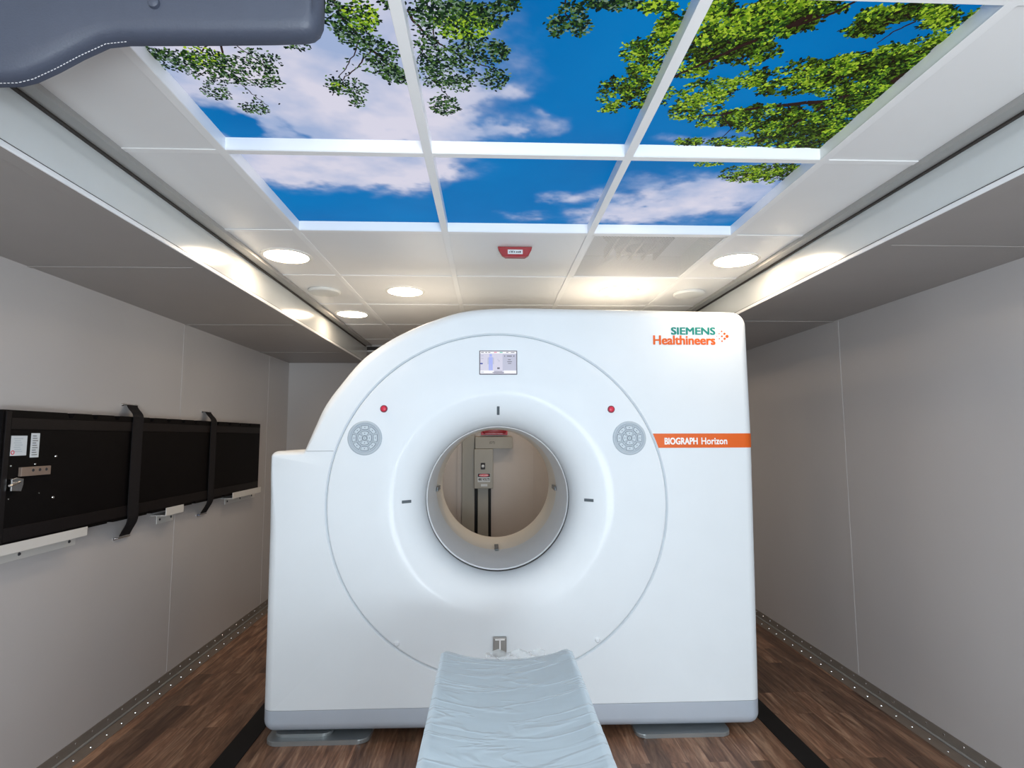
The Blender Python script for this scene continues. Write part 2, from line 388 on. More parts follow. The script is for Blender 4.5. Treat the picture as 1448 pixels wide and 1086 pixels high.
# ------------------------------------------------------------------ backlit sky panels
def vnoise(x, y, seed):
    rs = np.random.RandomState(seed); T = rs.rand(64, 64)
    xi = np.floor(x).astype(int); yi = np.floor(y).astype(int); fx = x-xi; fy = y-yi
    fx = fx*fx*(3-2*fx); fy = fy*fy*(3-2*fy)
    a = T[xi % 64, yi % 64]; b = T[(xi+1) % 64, yi % 64]; c = T[xi % 64, (yi+1) % 64]; d = T[(xi+1) % 64, (yi+1) % 64]
    return (a*(1-fx)+b*fx)*(1-fy)+(c*(1-fx)+d*fx)*fy
def fbm(x, y, seed, o=5):
    r = 0; a = .5; t = 0
    for k in range(o): r = r+a*vnoise(x*2**k+17*k, y*2**k+5*k, seed+k); t += a; a *= .55
    return r/t
ZP = ZC+.036
def blob(u, v, ru, rv, s):
    x, y = at_z(u, v, ZP); x1, _ = at_z(u+ru, v, ZP); _, y1 = at_z(u, v-rv, ZP)   # radii measured on the panel
    return (x, y, abs(x1-x), max(.02, abs(y1-y)), s)
CLOUDS = [blob(440, 110, 190, 120, 2.6), blob(300, 40, 120, 60, 1.4), blob(540, 150, 80, 90, 2.0), blob(560, 60, 60, 60, 1.3), blob(330, 172, 34, 16, -2.6), blob(415, 172, 12, 16, -.8), blob(425,188,18,6,-.6),
          blob(440, 235, 150, 30, 2.2), blob(560, 245, 60, 22, 1.2), blob(400, 305, 60, 14, -.5),
          blob(610, 140, 30, 60, .9), blob(670, 132, 45, 10, 1.0), blob(640, 185, 50, 14, .8), blob(712, 185, 18, 10, .9), blob(760, 180, 40, 14, .45), blob(755, 160, 14, 8, .5),
          blob(795, 280, 26, 8, .8), blob(740, 305, 30, 8, .6), blob(620, 235, 22, 14, .5), blob(840, 305, 40, 16, .55), blob(845, 275, 30, 10, .45),
          blob(985, 285, 90, 30, 1.5), blob(900, 300, 50, 20, 1.0), blob(1060, 260, 60, 22, 1.2), blob(920, 250, 40, 10, .3), blob(1010, 300, 30, 10, -.5), blob(980, 195, 60, 8, .5), blob(1110,190,60,10,.4)]
def sky_rgb(x, y):
    wx = x+.16*(fbm(x*10, y*10, 3)-.5); wy = y+.12*(fbm(x*10, y*10, 9)-.5)
    m = np.zeros_like(x)
    for bx_, by_, rx, ry, s in CLOUDS: m += s*np.exp(-((wx-bx_)/rx)**2-((wy-by_)/ry)**2)
    m = m*(.15+1.5*fbm(x*16, y*22, 21, 6))
    m = np.clip((m-.08)/.95, 0, 1); m = m*m*(3-2*m)
    deep = fbm(x*3, y*3, 50)
    B0 = np.array(lin((0, 100, 170))); B1 = np.array(lin((0, 120, 190)))
    W0 = np.array(lin((158, 176, 212))); W1 = np.array(lin((214, 212, 228)))
    sh = np.clip((fbm(x*6, y*7, 70)-.3)/.4, 0, 1)[..., None]
    blue = B0*(1-deep[..., None])+B1*deep[..., None]; wh = W0*(1-sh)+W1*sh
    return blue*(1-m[..., None])+wh*m[..., None]
LEAF = {'dark': [(16, 32, 26), (26, 48, 32), (40, 70, 36), (12, 24, 20), (18, 34, 26), (84, 116, 60), (112, 136, 116), (52, 84, 30)],
        'green': [(30, 56, 24), (60, 100, 30), (110, 150, 36), (160, 190, 50), (22, 38, 18)],
        'bright': [(84, 122, 20), (128, 158, 34), (166, 190, 60), (56, 88, 18), (34, 54, 16), (104, 140, 28)],
        'shade': [(18, 28, 10), (32, 48, 14), (52, 76, 20), (84, 112, 30), (30, 22, 16)]}
SHAPES = []   # (poly points, colour, z rank)
def leaf(x, y, L, a, kind, rank):
    col = lin(random.choice(LEAF[kind])); w_ = L*random.uniform(.2, .34)
    ca, sa = math.cos(a), math.sin(a)
    pts = [(0, 0), (.3*L, w_), (.7*L, w_*.8), (L, 0), (.7*L, -w_*.8), (.3*L, -w_)]
    SHAPES.append(([(x+p*ca-q*sa, y+p*sa+q*ca) for p, q in pts], col, rank))
def cluster(u, v, ru, rv, n, kind, size=.012, tuft=False):
    x0, y0 = at_z(u, v, ZP); rx = abs(at_z(u+ru, v, ZP)[0]-x0); ry = abs(at_z(u, v+rv, ZP)[1]-at_z(u, v-rv, ZP)[1])/2
    n = int(n*(1.9 if tuft else 2.0))
    for k in range(n):
        a = random.uniform(0, 2*PI); r = random.random()**.55
        x = x0+rx*r*math.cos(a); y = y0+ry*r*math.sin(a)
        if tuft:
            l = float(vnoise(np.array([x*34.]), np.array([y*34.]), 77)[0])*.7+random.random()*.3
            kd = kind
            if kind == 'bright': kd = 'shade' if l < .48 else ('green' if l < .62 else 'bright')
            elif l > .66: kd = 'green'
            rk = .3+.5*l+.1*random.random()
            b0 = random.uniform(0, 2*PI)
            for q in range(7): leaf(x+random.gauss(0, .003), y+random.gauss(0, .003), size*random.uniform(.45, 1.0), b0+q*PI/3.5+random.uniform(-.3, .3), kd, rk)
        else: leaf(x, y, size*random.uniform(.6, 1.15), random.uniform(0, 2*PI), kind, .3+.6*random.random())
def branch(pts, w0, w1, col=(48, 34, 30), rank=.2, sprigs=0, kind='dark', size=.012):
    P = [at_z(u, v, ZP) for u, v in pts]
    Q = []
    for i in range(len(P)-1):
        for t in range(6):
            f = t/6; Q.append((P[i][0]*(1-f)+P[i+1][0]*f+random.gauss(0, .0018), P[i][1]*(1-f)+P[i+1][1]*f+random.gauss(0, .0018)))
    Q.append(P[-1]); n = len(Q)
    for i in range(n-1):
        (x0, y0), (x1, y1) = Q[i], Q[i+1]; d = math.hypot(x1-x0, y1-y0) or 1; nx, ny = -(y1-y0)/d, (x1-x0)/d
        a = (w0+(w1-w0)*i/n)/2; b = (w0+(w1-w0)*(i+1)/n)/2
        SHAPES.append(([(x0+nx*a, y0+ny*a), (x1+nx*b, y1+ny*b), (x1-nx*b, y1-ny*b), (x0-nx*a, y0-ny*a)], lin(col), rank))
        for k in range(sprigs):
            leaf(x0+random.gauss(0, size*1.6), y0+random.gauss(0, size*1.6), size*random.uniform(.7, 1.2), random.uniform(0, 2*PI), kind, .8)
# left tree
for a in [([(313, 40), (314, 105)], .006, .003), ([(314, 100), (350, 125), (365, 140), (380, 150)], .003, .002), ([(300, 60), (260, 95), (215, 75)], .004, .002), ([(330, 60), (370, 90), (385, 100)], .003, .002), ([(310, 90), (275, 110)], .003, .002)]:
    branch(a[0], a[1], a[2], sprigs=1, kind='dark', size=.009)
for c in [(250, 85, 34, 16, 130, 'dark'), (225, 75, 22, 8, 60, 'dark'), (300, 95, 45, 24, 240, 'dark'), (290, 80, 32, 14, 90, 'green'), (350, 100, 42, 22, 170, 'dark'), (372, 85, 24, 18, 80, 'dark'), (305, 128, 20, 12, 70, 'dark'), (360, 152, 20, 8, 70, 'dark'), (385, 116, 14, 8, 30, 'dark'), (420, 66, 20, 3, 16, 'dark')]:
    cluster(*c, size=.010)
for a in [([(462, -20), (485, 25), (520, 65), (560, 100), (572, 112)], .010, .005), ([(525, 72), (505, 95), (480, 115), (470, 135)], .004, .002), ([(508, 55), (495, 90), (478, 110)], .003, .002), ([(480, 110), (500, 130), (505, 145)], .0025, .0015), ([(575, 15), (600, 45), (625, 65), (665, 85), (700, 100)], .007, .003), ([(600, 45), (598, 70), (590, 85)], .003, .002), ([(640, 70), (680, 60), (710, 65)], .003, .002), ([(596, 95), (620, 120), (640, 145)], .003, .002), ([(600, 12), (640, 8), (700, 18)], .005, .003), ([(612, 20), (615, 70)], .004, .002)]:
    branch(a[0], a[1], a[2], sprigs=1, kind='dark', size=.010)
for c in [(478, 25, 18, 26, 110, 'dark'), (512, 22, 24, 22, 150, 'green'), (500, 50, 26, 16, 110, 'dark'), (535, 70, 28, 20, 130, 'dark'), (560, 105, 22, 12, 110, 'dark'), (540, 95, 26, 12, 70, 'dark'), (492, 122, 28, 14, 90, 'dark'), (503, 142, 12, 8, 30, 'dark'), (476, 120, 10, 8, 24, 'green'), (555, 5, 18, 8, 40, 'dark'),
          (630, 15, 52, 20, 330, 'dark'), (655, 35, 42, 22, 300, 'green'), (690, 20, 26, 18, 160, 'dark'), (720, 4, 18, 12, 60, 'dark'), (670, 72, 50, 18, 230, 'dark'), (705, 72, 14, 16, 50, 'dark'), (700, 110, 20, 16, 90, 'dark'), (640, 100, 36, 20, 150, 'dark'), (610, 100, 20, 24, 110, 'dark'), (628, 148, 22, 14, 120, 'dark'), (605, 60, 16, 30, 90, 'dark'), (645, 118, 24, 10, 60, 'dark')]:
    cluster(*c, size=.011)
branch([(800, -20), (800, 20), (815, 35)], .004, .002, sprigs=1)
for c in [(788, 35, 14, 16, 60, 'dark'), (820, 36, 14, 14, 60, 'dark'), (810, 12, 20, 8, 50, 'dark'), (870, 4, 45, 8, 130, 'dark'), (930, 8, 26, 10, 120, 'green')]:
    cluster(*c, size=.012)
# right tree: shaded mass, limbs, bright tufts
for a in [([(1440, 20), (1320, 85), (1250, 120), (1180, 140), (1100, 148), (1020, 160), (960, 165)], .026, .008), ([(1180, 140), (1120, 175), (1070, 200)], .010, .004), ([(1150, 20), (1080, 50), (1000, 85), (945, 110)], .014, .006), ([(1110, 38), (1170, 20), (1230, -10)], .008, .006), ([(1020, 160), (1035, 180), (1010, 205)], .005, .002), ([(1300, 95), (1230, 160), (1180, 200)], .010, .004), ([(1290, 30), (1260, 45), (1240, 60)], .005, .002)]:
    branch(a[0], a[1], a[2], col=(42, 27, 24), rank=.66)
for c in [(1290, 95, 70, 30, 210), (1180, 165, 75, 26, 260), (1150, 195, 90, 16, 260), (1120, 110, 60, 26, 90), (1080, 165, 60, 18, 110), (1240, 130, 60, 24, 190), (1030, 60, 60, 26, 120), (1100, 30, 60, 20, 110), (1220, 100, 50, 20, 100)]:
    cluster(*c, 'shade', size=.015, tuft=True)
for c in [(1025, 40, 50, 26, 95), (1010, 12, 40, 14, 60), (1090, 18, 45, 22, 90), (1150, 8, 50, 12, 70), (1060, 75, 45, 16, 60), (980, 90, 30, 20, 45), (1000, 130, 40, 20, 75), (970, 150, 22, 18, 45), (1060, 110, 24, 12, 25), (1020, 165, 50, 14, 55), (1090, 180, 50, 10, 45), (1150, 105, 40, 20, 50), (1195, 90, 32, 16, 40), (1250, 75, 30, 16, 40), (1180, 125, 40, 10, 40),
          (1225, 38, 30, 14, 55), (1250, 20, 38, 14, 70), (1300, 14, 45, 12, 70), (1330, 28, 26, 14, 40), (1350, 50, 30, 14, 35), (1390, 18, 20, 14, 30), (975, 200, 22, 6, 26), (1035, 200, 34, 7, 36), (1170, 190, 30, 12, 26), (1310, 62, 30, 12, 24)]:
    cluster(*c, 'bright', size=.013, tuft=True)
# tufts at the right side of the middle panel and far panels
for c in [(870, 130, 26, 22, 48), (905, 118, 26, 22, 48), (910, 92, 22, 16, 30), (900, 70, 22, 14, 36), (930, 60, 20, 18, 30), (945, 35, 20, 14, 40), (860, 152, 14, 6, 10), (930, 135, 20, 20, 30), (1050, 246, 34, 9, 34), (1085, 248, 34, 10, 34), (1000, 231, 20, 3, 12), (1110, 240, 25, 7, 18), (1060, 244, 44, 13, 60), (1095, 236, 40, 7, 30)]:
    cluster(*c, 'bright', size=.012, tuft=True)
for c in [(1080, 246, 46, 10, 30), (1130, 238, 20, 5, 14), (900, 140, 30, 14, 20), (915, 100, 24, 20, 20)]:
    cluster(*c, 'shade', size=.012, tuft=True)
branch([(975, 45), (930, 85), (900, 120), (880, 140)], .006, .003, rank=.5)
SHAPES.sort(key=lambda s: s[2])
def sky_panel(i, j, label):
    x0, x1, y0, y1 = GX[i]+.012, GX[i+1]-.012, GY[j]+.011, GY[j+1]-.011
    t = thing('skylight_panel', label, 'ceiling light panel', ((x0+x1)/2, (y0+y1)/2, ZC), 'backlit sky panels in the ceiling grid')
    bm = nb()
    a, b, c, d = x0, x1, y0, y1; e = .008; z1 = ZP+.03
    bx(bm, a-e, a, c-e, d+e, ZC, z1); bx(bm, b, b+e, c-e, d+e, ZC, z1); bx(bm, a, b, c-e, c, ZC, z1); bx(bm, a, b, d, d+e, ZC, z1)
    obj('frame', bm, m_frame, t)
    N_ = 110
    gx, gy = np.meshgrid(np.linspace(x0, x1, N_), np.linspace(y0, y1, N_), indexing='ij')
    col = sky_rgb(gx, gy).reshape(-1, 3)
    V = np.stack([gx.ravel(), gy.ravel(), np.full(N_*N_, ZP)], 1).tolist(); FC = []; CL = col.tolist()
    for p in range(N_-1):
        for q in range(N_-1):
            k = p*N_+q; FC.append((k, k+1, k+N_+1, k+N_))
    tot = len(SHAPES)
    for k, (pts, cc, rk) in enumerate(SHAPES):
        mx = sum(p[0] for p in pts)/len(pts); my = sum(p[1] for p in pts)/len(pts)
        if not (x0-.006 < mx < x1+.006 and y0-.006 < my < y1+.006): continue
        z = ZP-.0003-.004*k/tot; s0 = len(V)
        for p in pts:
            V.append((min(max(p[0], x0), x1), min(max(p[1], y0), y1), z)); CL.append(cc)
        FC.append(tuple(range(s0, s0+len(pts))))
    me = bpy.data.meshes.new('printed_sheet'); O = WL[t]
    me.from_pydata([(v[0]-O.x, v[1]-O.y, v[2]-O.z) for v in V], [], FC)
    at = me.color_attributes.new('ink', 'FLOAT_COLOR', 'POINT')
    at.data.foreach_set('color', np.array([list(c)+[1] for c in CL], dtype=np.float32).ravel())
    me.materials.append(m_art)
    o = bpy.data.objects.new('printed_sheet', me); C.objects.link(o); o.parent = t
sky_panel(0, 4, 'near left backlit sky panel, pale cloud with dark leafy branches hanging in')
sky_panel(1, 4, 'near middle backlit sky panel, deep blue with leaves at both sides')
sky_panel(2, 4, 'near right backlit sky panel, filled by bright green tree branches')
sky_panel(0, 5, 'far left backlit sky panel, white cloud over blue, without leaves')
sky_panel(1, 5, 'far middle backlit sky panel, almost plain blue with small wisps of cloud')
sky_panel(2, 5, 'far right backlit sky panel, grey cloud and one green leafy tuft')

# ------------------------------------------------------------------ ceiling fittings
def downlight(x, y, label):
    t = thing('downlight', label, 'ceiling light', (x, y, ZC), 'round recessed downlights')
    obj('trim_ring', lathe(nb(), [(.098, ZC-.0045), (.112, ZC-.004), (.115, ZC), (.098, ZC)], (x, y), 'z', 48, closed=True), m_lampring, t, smooth=True)
    obj('lens', lathe(nb(), [(0, ZC-.003), (.098, ZC-.003)], (x, y), 'z', 48), m_lamp, t)
    return t
P0 = (-.940, 2.568)
d0 = downlight(*P0, 'round lit downlight over the left end of the scanner, nearest on the left')
for x, y, l in [(1.176, 2.568, 'round lit downlight beside the perforated vent, on its right'),
                (-.487, 3.189, 'round lit downlight above the arched top, in the second tile column'),
                (-.936, 3.797, 'round lit downlight farthest back, behind the left speaker disc'),
                (.745, 3.139, 'round lit downlight glaring behind the perforated vent over the scanner top'),
                (.117, 4.47, 'unseen added downlight behind the scanner, nearer the left'),  # this and the next: hidden lamps added to brighten the rear
                (.9, 4.47, 'unseen added downlight behind the scanner, nearer the right'),
                (-.95, .1, 'unseen added downlight behind the camera on the left'),  # from here on: out-of-view lamps added as fill
                (1.18, .1, 'unseen added downlight behind the camera on the right'),
                (.12, -1.1, 'unseen added downlight near the rear wall opening')]:
    dup(d0, (x-P0[0], y-P0[1], 0), l)
def disc(x, y, label):
    t = thing('ceiling_speaker', label, 'speaker', (x, y, ZC), 'white ceiling discs')
    obj('rim', lathe(nb(), [(.07, ZC-.018), (.084, ZC-.016), (.090, ZC-.010), (.090, ZC-.001), (.07, ZC-.001)], (x, y), 'z', 40, closed=True), m_dome, t, smooth=True)
    obj('cover', lathe(nb(), [(0, ZC-.021), (.04, ZC-.021), (.07, ZC-.018)], (x, y), 'z', 40), m_dome, t, smooth=True)
    return t
s0 = disc(-.945, 3.183, 'white round ceiling disc between the two left downlights')
dup(s0, (1.168+.945, -.006, 0), 'white round ceiling disc on the right, behind the right downlight')
# perforated return grille
x0, x1, y0, y1 = GX[2], GX[3], GY[6], GY[7]
t = thing('vent_grille', 'square perforated air vent in the ceiling between red alarm and right downlight', 'vent', ((x0+x1)/2, (y0+y1)/2, ZC))
bm = nb(); quad(bm, [(x0+.012, y0+.012, ZC+.001), (x1-.012, y0+.012, ZC+.001), (x1-.012, y1-.012, ZC+.001), (x0+.012, y1-.012, ZC+.001)])
obj('perforated_sheet', bm, m_perf, t)
bm = nb(); bx(bm, x0, x1, y0, y1, ZC+.12, ZC+.125); bx(bm, x0-.004, x0, y0, y1, ZC+.001, ZC+.12); bx(bm, x1, x1+.004, y0, y1, ZC+.001, ZC+.12); bx(bm, x0, x1, y0-.004, y0, ZC+.001, ZC+.12); bx(bm, x0, x1, y1, y1+.004, ZC+.001, ZC+.12)
obj('plenum_box', bm, m_tile, t)
bm = nb(); lathe(bm, [(.07, ZC+.03), (.11, ZC+.03), (.17, ZC+.1), (.13, ZC+.1)], (x0+.28, y0+.26), 'z', 32, closed=True)
for k in range(5): bx(bm, x0+.14+k*.06, x0+.15+k*.06, y0+.1, y0+.4, ZC+.02, ZC+.07)
obj('diffuser', bm, m_alud, t, smooth=True)
bm = nb(); e = .01
for a in ((x0+.012, x1-.012, y0+.012, y0+.012+e), (x0+.012, x1-.012, y1-.012-e, y1-.012), (x0+.012, x0+.012+e, y0+.012, y1-.012), (x1-.012-e, x1-.012, y0+.012, y1-.012)): bx(bm, *a, ZC-.002, ZC+.001)
obj('frame', bm, m_bar, t)
# red ceiling alarm
ay, zt = 2.405, ZC-.001
t = thing('fire_alarm', 'red trapezoid alarm unit with white label on the ceiling', 'alarm', (.118, ay, ZC-.06))
out = [(.036, zt), (.188, zt), (.186, zt-.010), (.172, zt-.038), (.156, zt-.048), (.070, zt-.048), (.054, zt-.038), (.038, zt-.010)]
obj('housing', prism(nb(), out, 'y', ay, ay+.022, bev=.002), m_red, t)
bm = nb(); bx(bm, .080, .146, ay-.0015, ay, zt-.034, zt-.014)
lb = obj('label_plate', bm, m_paper, t)
bm = nb()
for k, (a, b, h) in enumerate([(.091, .094, .006), (.097, .099, .010), (.101, .106, .008), (.108, .110, .010), (.113, .117, .007), (.122, .127, .006), (.129, .134, .006), (.136, .143, .007)]): bx(bm, a-.005, b-.005, ay-.0022, ay-.0015, zt-.028, zt-.028+h)
obj('print', bm, m_ink, lb)

# ------------------------------------------------------------------ padded bulkhead, upper left
t = thing('padded_panel', 'grey upholstered panel with a tufted button hanging in the upper left corner', 'padded panel', (-.62, 1.0, 2.01))
ctl = [(-.313, 2.2), (-.311, 2.16), (-.312, 2.138), (-.318, 2.122), (-.328, 2.113), (-.344, 2.109), (-.40, 2.106), (-.5, 2.102), (-.664, 2.097), (-.70, 2.092), (-.744, 2.068), (-.785, 2.042), (-.823, 2.021), (-.85, 2.013), (-.89, 2.011), (-1.0, 2.010), (-1.06, 2.010), (-1.1, 2.010), (-1.1, 2.2)]
bm = nb()
YP = 1.0; cen = (-.66, 2.15)
npt = len(ctl)
def pad_ring(f, y): return [bm.verts.new((cen[0]+(p[0]-cen[0])*f, y, cen[1]+(p[1]-cen[1])*f if p[1] < 2.19 else p[1])) for p in ctl]
def pad_inset(d, y):
    r = []
    for i, p in enumerate(ctl):
        a = ctl[max(i-1, 0)]; b = ctl[min(i+1, npt-1)]; tx, tz = b[0]-a[0], b[1]-a[1]; L_ = math.hypot(tx, tz)
        nx, nz = tz/L_, -tx/L_
        if i in (0, npt-1): nx, nz = (-1 if i == 0 else 1), 0
        else: nx, nz = nx, nz
        r.append(bm.verts.new((p[0]+nx*d, y, p[1]+nz*d)))
    return r
rings = [pad_inset(.0, YP), pad_inset(0, YP-.010), pad_inset(.002, YP-.020), pad_inset(.006, YP-.028), pad_inset(.012, YP-.034)]
# the front of the cushion: columns from each edge point straight up to the top
for k_ in range(1, 7):
    f_ = k_/6
    rings.append([bm.verts.new((v.co.x, YP-.034-.012*math.sin(PI/2*f_), v.co.z+(2.2-v.co.z)*f_)) for v in rings[4]])
for a, b in zip(rings, rings[1:]):
    for i in range(npt-1):
        if (a[i].co-b[i].co).length < 1e-5 and (a[i+1].co-b[i+1].co).length < 1e-5: continue
        bm.faces.new([a[i], b[i], b[i+1], a[i+1]])
back = [bm.verts.new((v.co.x, YP, 2.2)) for v in rings[0]]
for i in range(npt-1): bm.faces.new([rings[0][i], rings[0][i+1], back[i+1], back[i]])
bmesh.ops.remove_doubles(bm, verts=bm.verts, dist=1e-5)
obj('cushion', bm, m_pad, t, smooth=True, angle=60)
bm = nb(); lathe(bm, [(0, YP-.049), (.006, YP-.0485), (.0095, YP-.046), (.011, YP-.036)], (-.600, 2.150), 'y', 24)
obj('tufting_button', bm, m_pad, t, smooth=True)
bm = nb()
for i in range(7, 15):
    (xa, za), (xb, zb) = ctl[i], ctl[i+1]; L_ = math.hypot(xb-xa, zb-za); k = int(L_/.006)
    if i == 7: continue
    for q in range(k):
        f0, f1 = q/k, (q+.6)/k
        tube(bm, [(xa+(xb-xa)*f, YP-.012, za+(zb-za)*f+.0005) for f in (f0, f1)], .0008, 5)
obj('stitching', bm, m_stitch, t)

# ------------------------------------------------------------------ scanner gantry
GCX, GCZ, YG = .042, 1.066, 2.69
G = thing('scanner_gantry', 'large white PET CT scanner gantry with round bore and orange stripe', 'medical scanner', (.13, 3.3, 0))
def catmull(P, n=10):
    out = []
    for i in range(len(P)-1):
        p0 = P[max(i-1, 0)]; p1 = P[i]; p2 = P[i+1]; p3 = P[min(i+2, len(P)-1)]
        for t_ in range(n):
            u = t_/n
            out.append(tuple(.5*((2*p1[k])+(-p0[k]+p2[k])*u+(2*p0[k]-5*p1[k]+4*p2[k]-p3[k])*u*u+(-p0[k]+3*p1[k]-3*p2[k]+p3[k])*u**3) for k in (0, 1)))
    out.append(P[-1]); return out
def corner(cx, cz, r, a0, a1, n=8): return [(cx+r*math.cos(math.radians(a0+(a1-a0)*k/n)), cz+r*math.sin(math.radians(a0+(a1-a0)*k/n))) for k in range(n+1)]
def seg(a, b, n): return [(a[0]+(b[0]-a[0])*k/n, a[1]+(b[1]-a[1])*k/n) for k in range(1, n)]
ZBOT = .045
O = []
O += corner(-.975, ZBOT+.055, .055, 270, 180)                      # bottom left, clockwise from the bottom
O += seg((-1.030, .10), (-1.036, 1.275), 24)
O += corner(-1.008, 1.284, .028, 180, 90, 5)
O += seg((-1.008, 1.312), (-.884, 1.312), 5)
O += catmull([(-.880, 1.316), (-.837, 1.425), (-.790, 1.533), (-.714, 1.641), (-.622, 1.751), (-.519, 1.830), (-.409, 1.893), (-.278, 1.949), (-.119, 1.997), (.097, 2.014), (.378, 2.012), (.732, 2.008), (1.09, 2.002), (1.20, 2.000)], 8)
O += corner(1.212, 1.924, .076, 88, 0, 8)
O += seg((1.288, 1.92), (1.292, 1.364), 12)+seg((1.292, 1.364), (1.283, .75), 10)+seg((1.283, .75), (1.272, .1), 12)
O += corner(1.217, ZBOT+.04, .055, 0, -90)[0:]
O += seg((1.217, ZBOT-.015+.0), (-.975, ZBOT), 40)
# keep the points unique
P_ = []
for p in O:
    if not P_ or math.hypot(p[0]-P_[-1][0], p[1]-P_[-1][1]) > .002: P_.append(p)
O = P_; nO = len(O)
def normals():
    r = []
    for i in range(nO):
        a, b = O[i-1], O[(i+1) % nO]; tx, tz = b[0]-a[0], b[1]-a[1]; L_ = math.hypot(tx, tz); r.append((-tz/L_, tx/L_))   # outward for a clockwise loop
    return r
NO = normals()
KS = [.42+.58*min(1, max(0, (math.hypot(p[0]+1.0, p[1]-1.30)-.10)/.25)) for p in O]     # sharper edge round the left shoulder
def ins(d): return [(p[0]-n_[0]*d*k, p[1]-n_[1]*d*k) for p, n_, k in zip(O, NO, KS)]
RD = .8085
def shell(outside=0):
    bm = nb()
    prof = [(.050, 0), (.040, .002), (.028, .008), (.016, .018), (.007, .032), (.001, .052), (0, .075), (0, .25), (0, 1.18), (.03, 1.24)]
    rows = []
    ang = [math.atan2(p[1]-GCZ, p[0]-GCX) for p in ins(.05)]
    rows.append([bm.verts.new((GCX+(RD-.004)*math.cos(a), YG+.03, GCZ+(RD-.004)*math.sin(a))) for a in ang])
    rows.append([bm.verts.new((GCX+RD*math.cos(a), YG+.006, GCZ+RD*math.sin(a))) for a in ang])
    rows.append([bm.verts.new((GCX+(RD+.005)*math.cos(a), YG, GCZ+(RD+.005)*math.sin(a))) for a in ang])
    for d, y in prof: rows.append([bm.verts.new((x, YG+y, z)) for x, z in ins(d)])
    rows.append([bm.verts.new((GCX+.38*math.cos(a), YG+1.24, GCZ+.38*math.sin(a))) for a in ang])
    for A, B in zip(rows, rows[1:]):
        for i in range(nO): bm.faces.new([A[i], A[(i+1) % nO], B[(i+1) % nO], B[i]])
    return bm
def cut(bm, z, keep_above):
    bmesh.ops.bisect_plane(bm, geom=bm.verts[:]+bm.edges[:]+bm.faces[:], plane_co=(0, 0, z), plane_no=(0, 0, 1), clear_inner=keep_above, clear_outer=not keep_above)
    return bm
ZS = .150
obj('housing', cut(shell(), ZS, True), m_white, G, smooth=True, angle=40)
obj('base_band', cut(shell(), ZS-.001, False), m_band, G, smooth=True, angle=40)
bm = shell(); cut(bm, 1.3205, True); cut(bm, 1.389, False)
for f in [f for f in bm.faces if f.calc_center_median().x < .5 or f.calc_center_median().y > YG+.6 or f.calc_center_median().y < YG-.0001 or (f.calc_center_median().y > YG+.0001 and f.calc_center_median().x < 1.0)]: bm.faces.remove(f)
for v in bm.verts: v.co += Vector((.0015 if v.co.y > YG+.001 else 0, -.0015, 0))
ST = obj('orange_stripe', bm, m_orange, G, smooth=True)
bm = nb(); text(bm, 'BIOGRAPH', onface(.846, 1.006, 1.337, 1.3685, YG-.0022), .008); obj('lettering', bm, m_lwhite, ST)
bm = nb(); text(bm, 'Horizon', onface(1.026, 1.152, 1.337, 1.3685, YG-.0022), .006); obj('lettering', bm, m_lwhite, ST)
bm = nb(); text(bm, 'SIEMENS', onface(.895, 1.113, 1.875, 1.9105, YG-.0012), .010); obj('brand_lettering', bm, m_teal, G)['label'] = 'teal lettering'
bm = nb(); text(bm, 'Healthineers', onface(.805, 1.111, 1.825, 1.869, YG-.0012), .0075); obj('brand_lettering', bm, m_orange, G)['label'] = 'orange lettering'
bm = nb()
for x, z, r in [(1.173, 1.867, .0065), (1.1605, 1.880, .0048), (1.1605, 1.855, .0048), (1.147, 1.892, .0034), (1.147, 1.867, .0038), (1.147, 1.843, .0034), (1.134, 1.880, .0024), (1.134, 1.855, .0024), (1.121, 1.868, .0017)]:
    prism(bm, circ(x, z, r*1.22, 16), 'y', YG-.0012, YG+.001)
obj('dot_emblem', bm, m_orange, G)
# dark backing behind the round joint, seam where the arch meets the left block
obj('joint_ring', lathe(nb(), [(.785, YG+.016), (RD+.012, YG+.016), (RD+.012, YG+.026), (.785, YG+.026)], (GCX, GCZ), 'y', 160, closed=True), m_seam, G, smooth=True)
bm = nb(); bx(bm, -.862, -.735, YG-.0006, YG+.002, 1.3105, 1.3135); obj('cover_seam', bm, m_seam, G)
# round front cover with the funnel
prof = [(.800, .05), (.8035, .012), (.8025, .004), (.799, .0005), (.794, 0), (.70, -.001)]
for k in range(0, 29):
    th = (k/28)**1.0; t_ = 1-(1-th)**1.7; prof.append((.60-(.60-.364)*t_, .205*(1-math.sqrt(max(0, 1-t_**3.0)))))
prof += [(.366, .208), (.38, .205)]
obj('front_cover', lathe(nb(), [(r, YG+y) for r, y in prof], (GCX, GCZ), 'y', 160), m_white, G, smooth=True, angle=60)
obj('bore_gap_ring', lathe(nb(), [(.369, YG+.205), (.378, YG+.205), (.378, YG+.262), (.369, YG+.262)], (GCX, GCZ), 'y', 128, closed=True), m_gap, G, smooth=True)
obj('bore_liner', lathe(nb(), [(.368, YG+.247), (.3640, YG+.245), (.3605, YG+.247), (.3605, YG+.74), (.372, YG+.74)], (GCX, GCZ), 'y', 128, closed=True), m_boregrey, G, smooth=True)
obj('rear_bore_liner', lathe(nb(), [(.362, YG+.741), (.360, YG+1.12), (.360, YG+1.16), (.372, YG+1.20), (.40, YG+1.245), (.40, YG+.741)], (GCX, GCZ), 'y', 128, closed=True), m_cream, G, smooth=True)
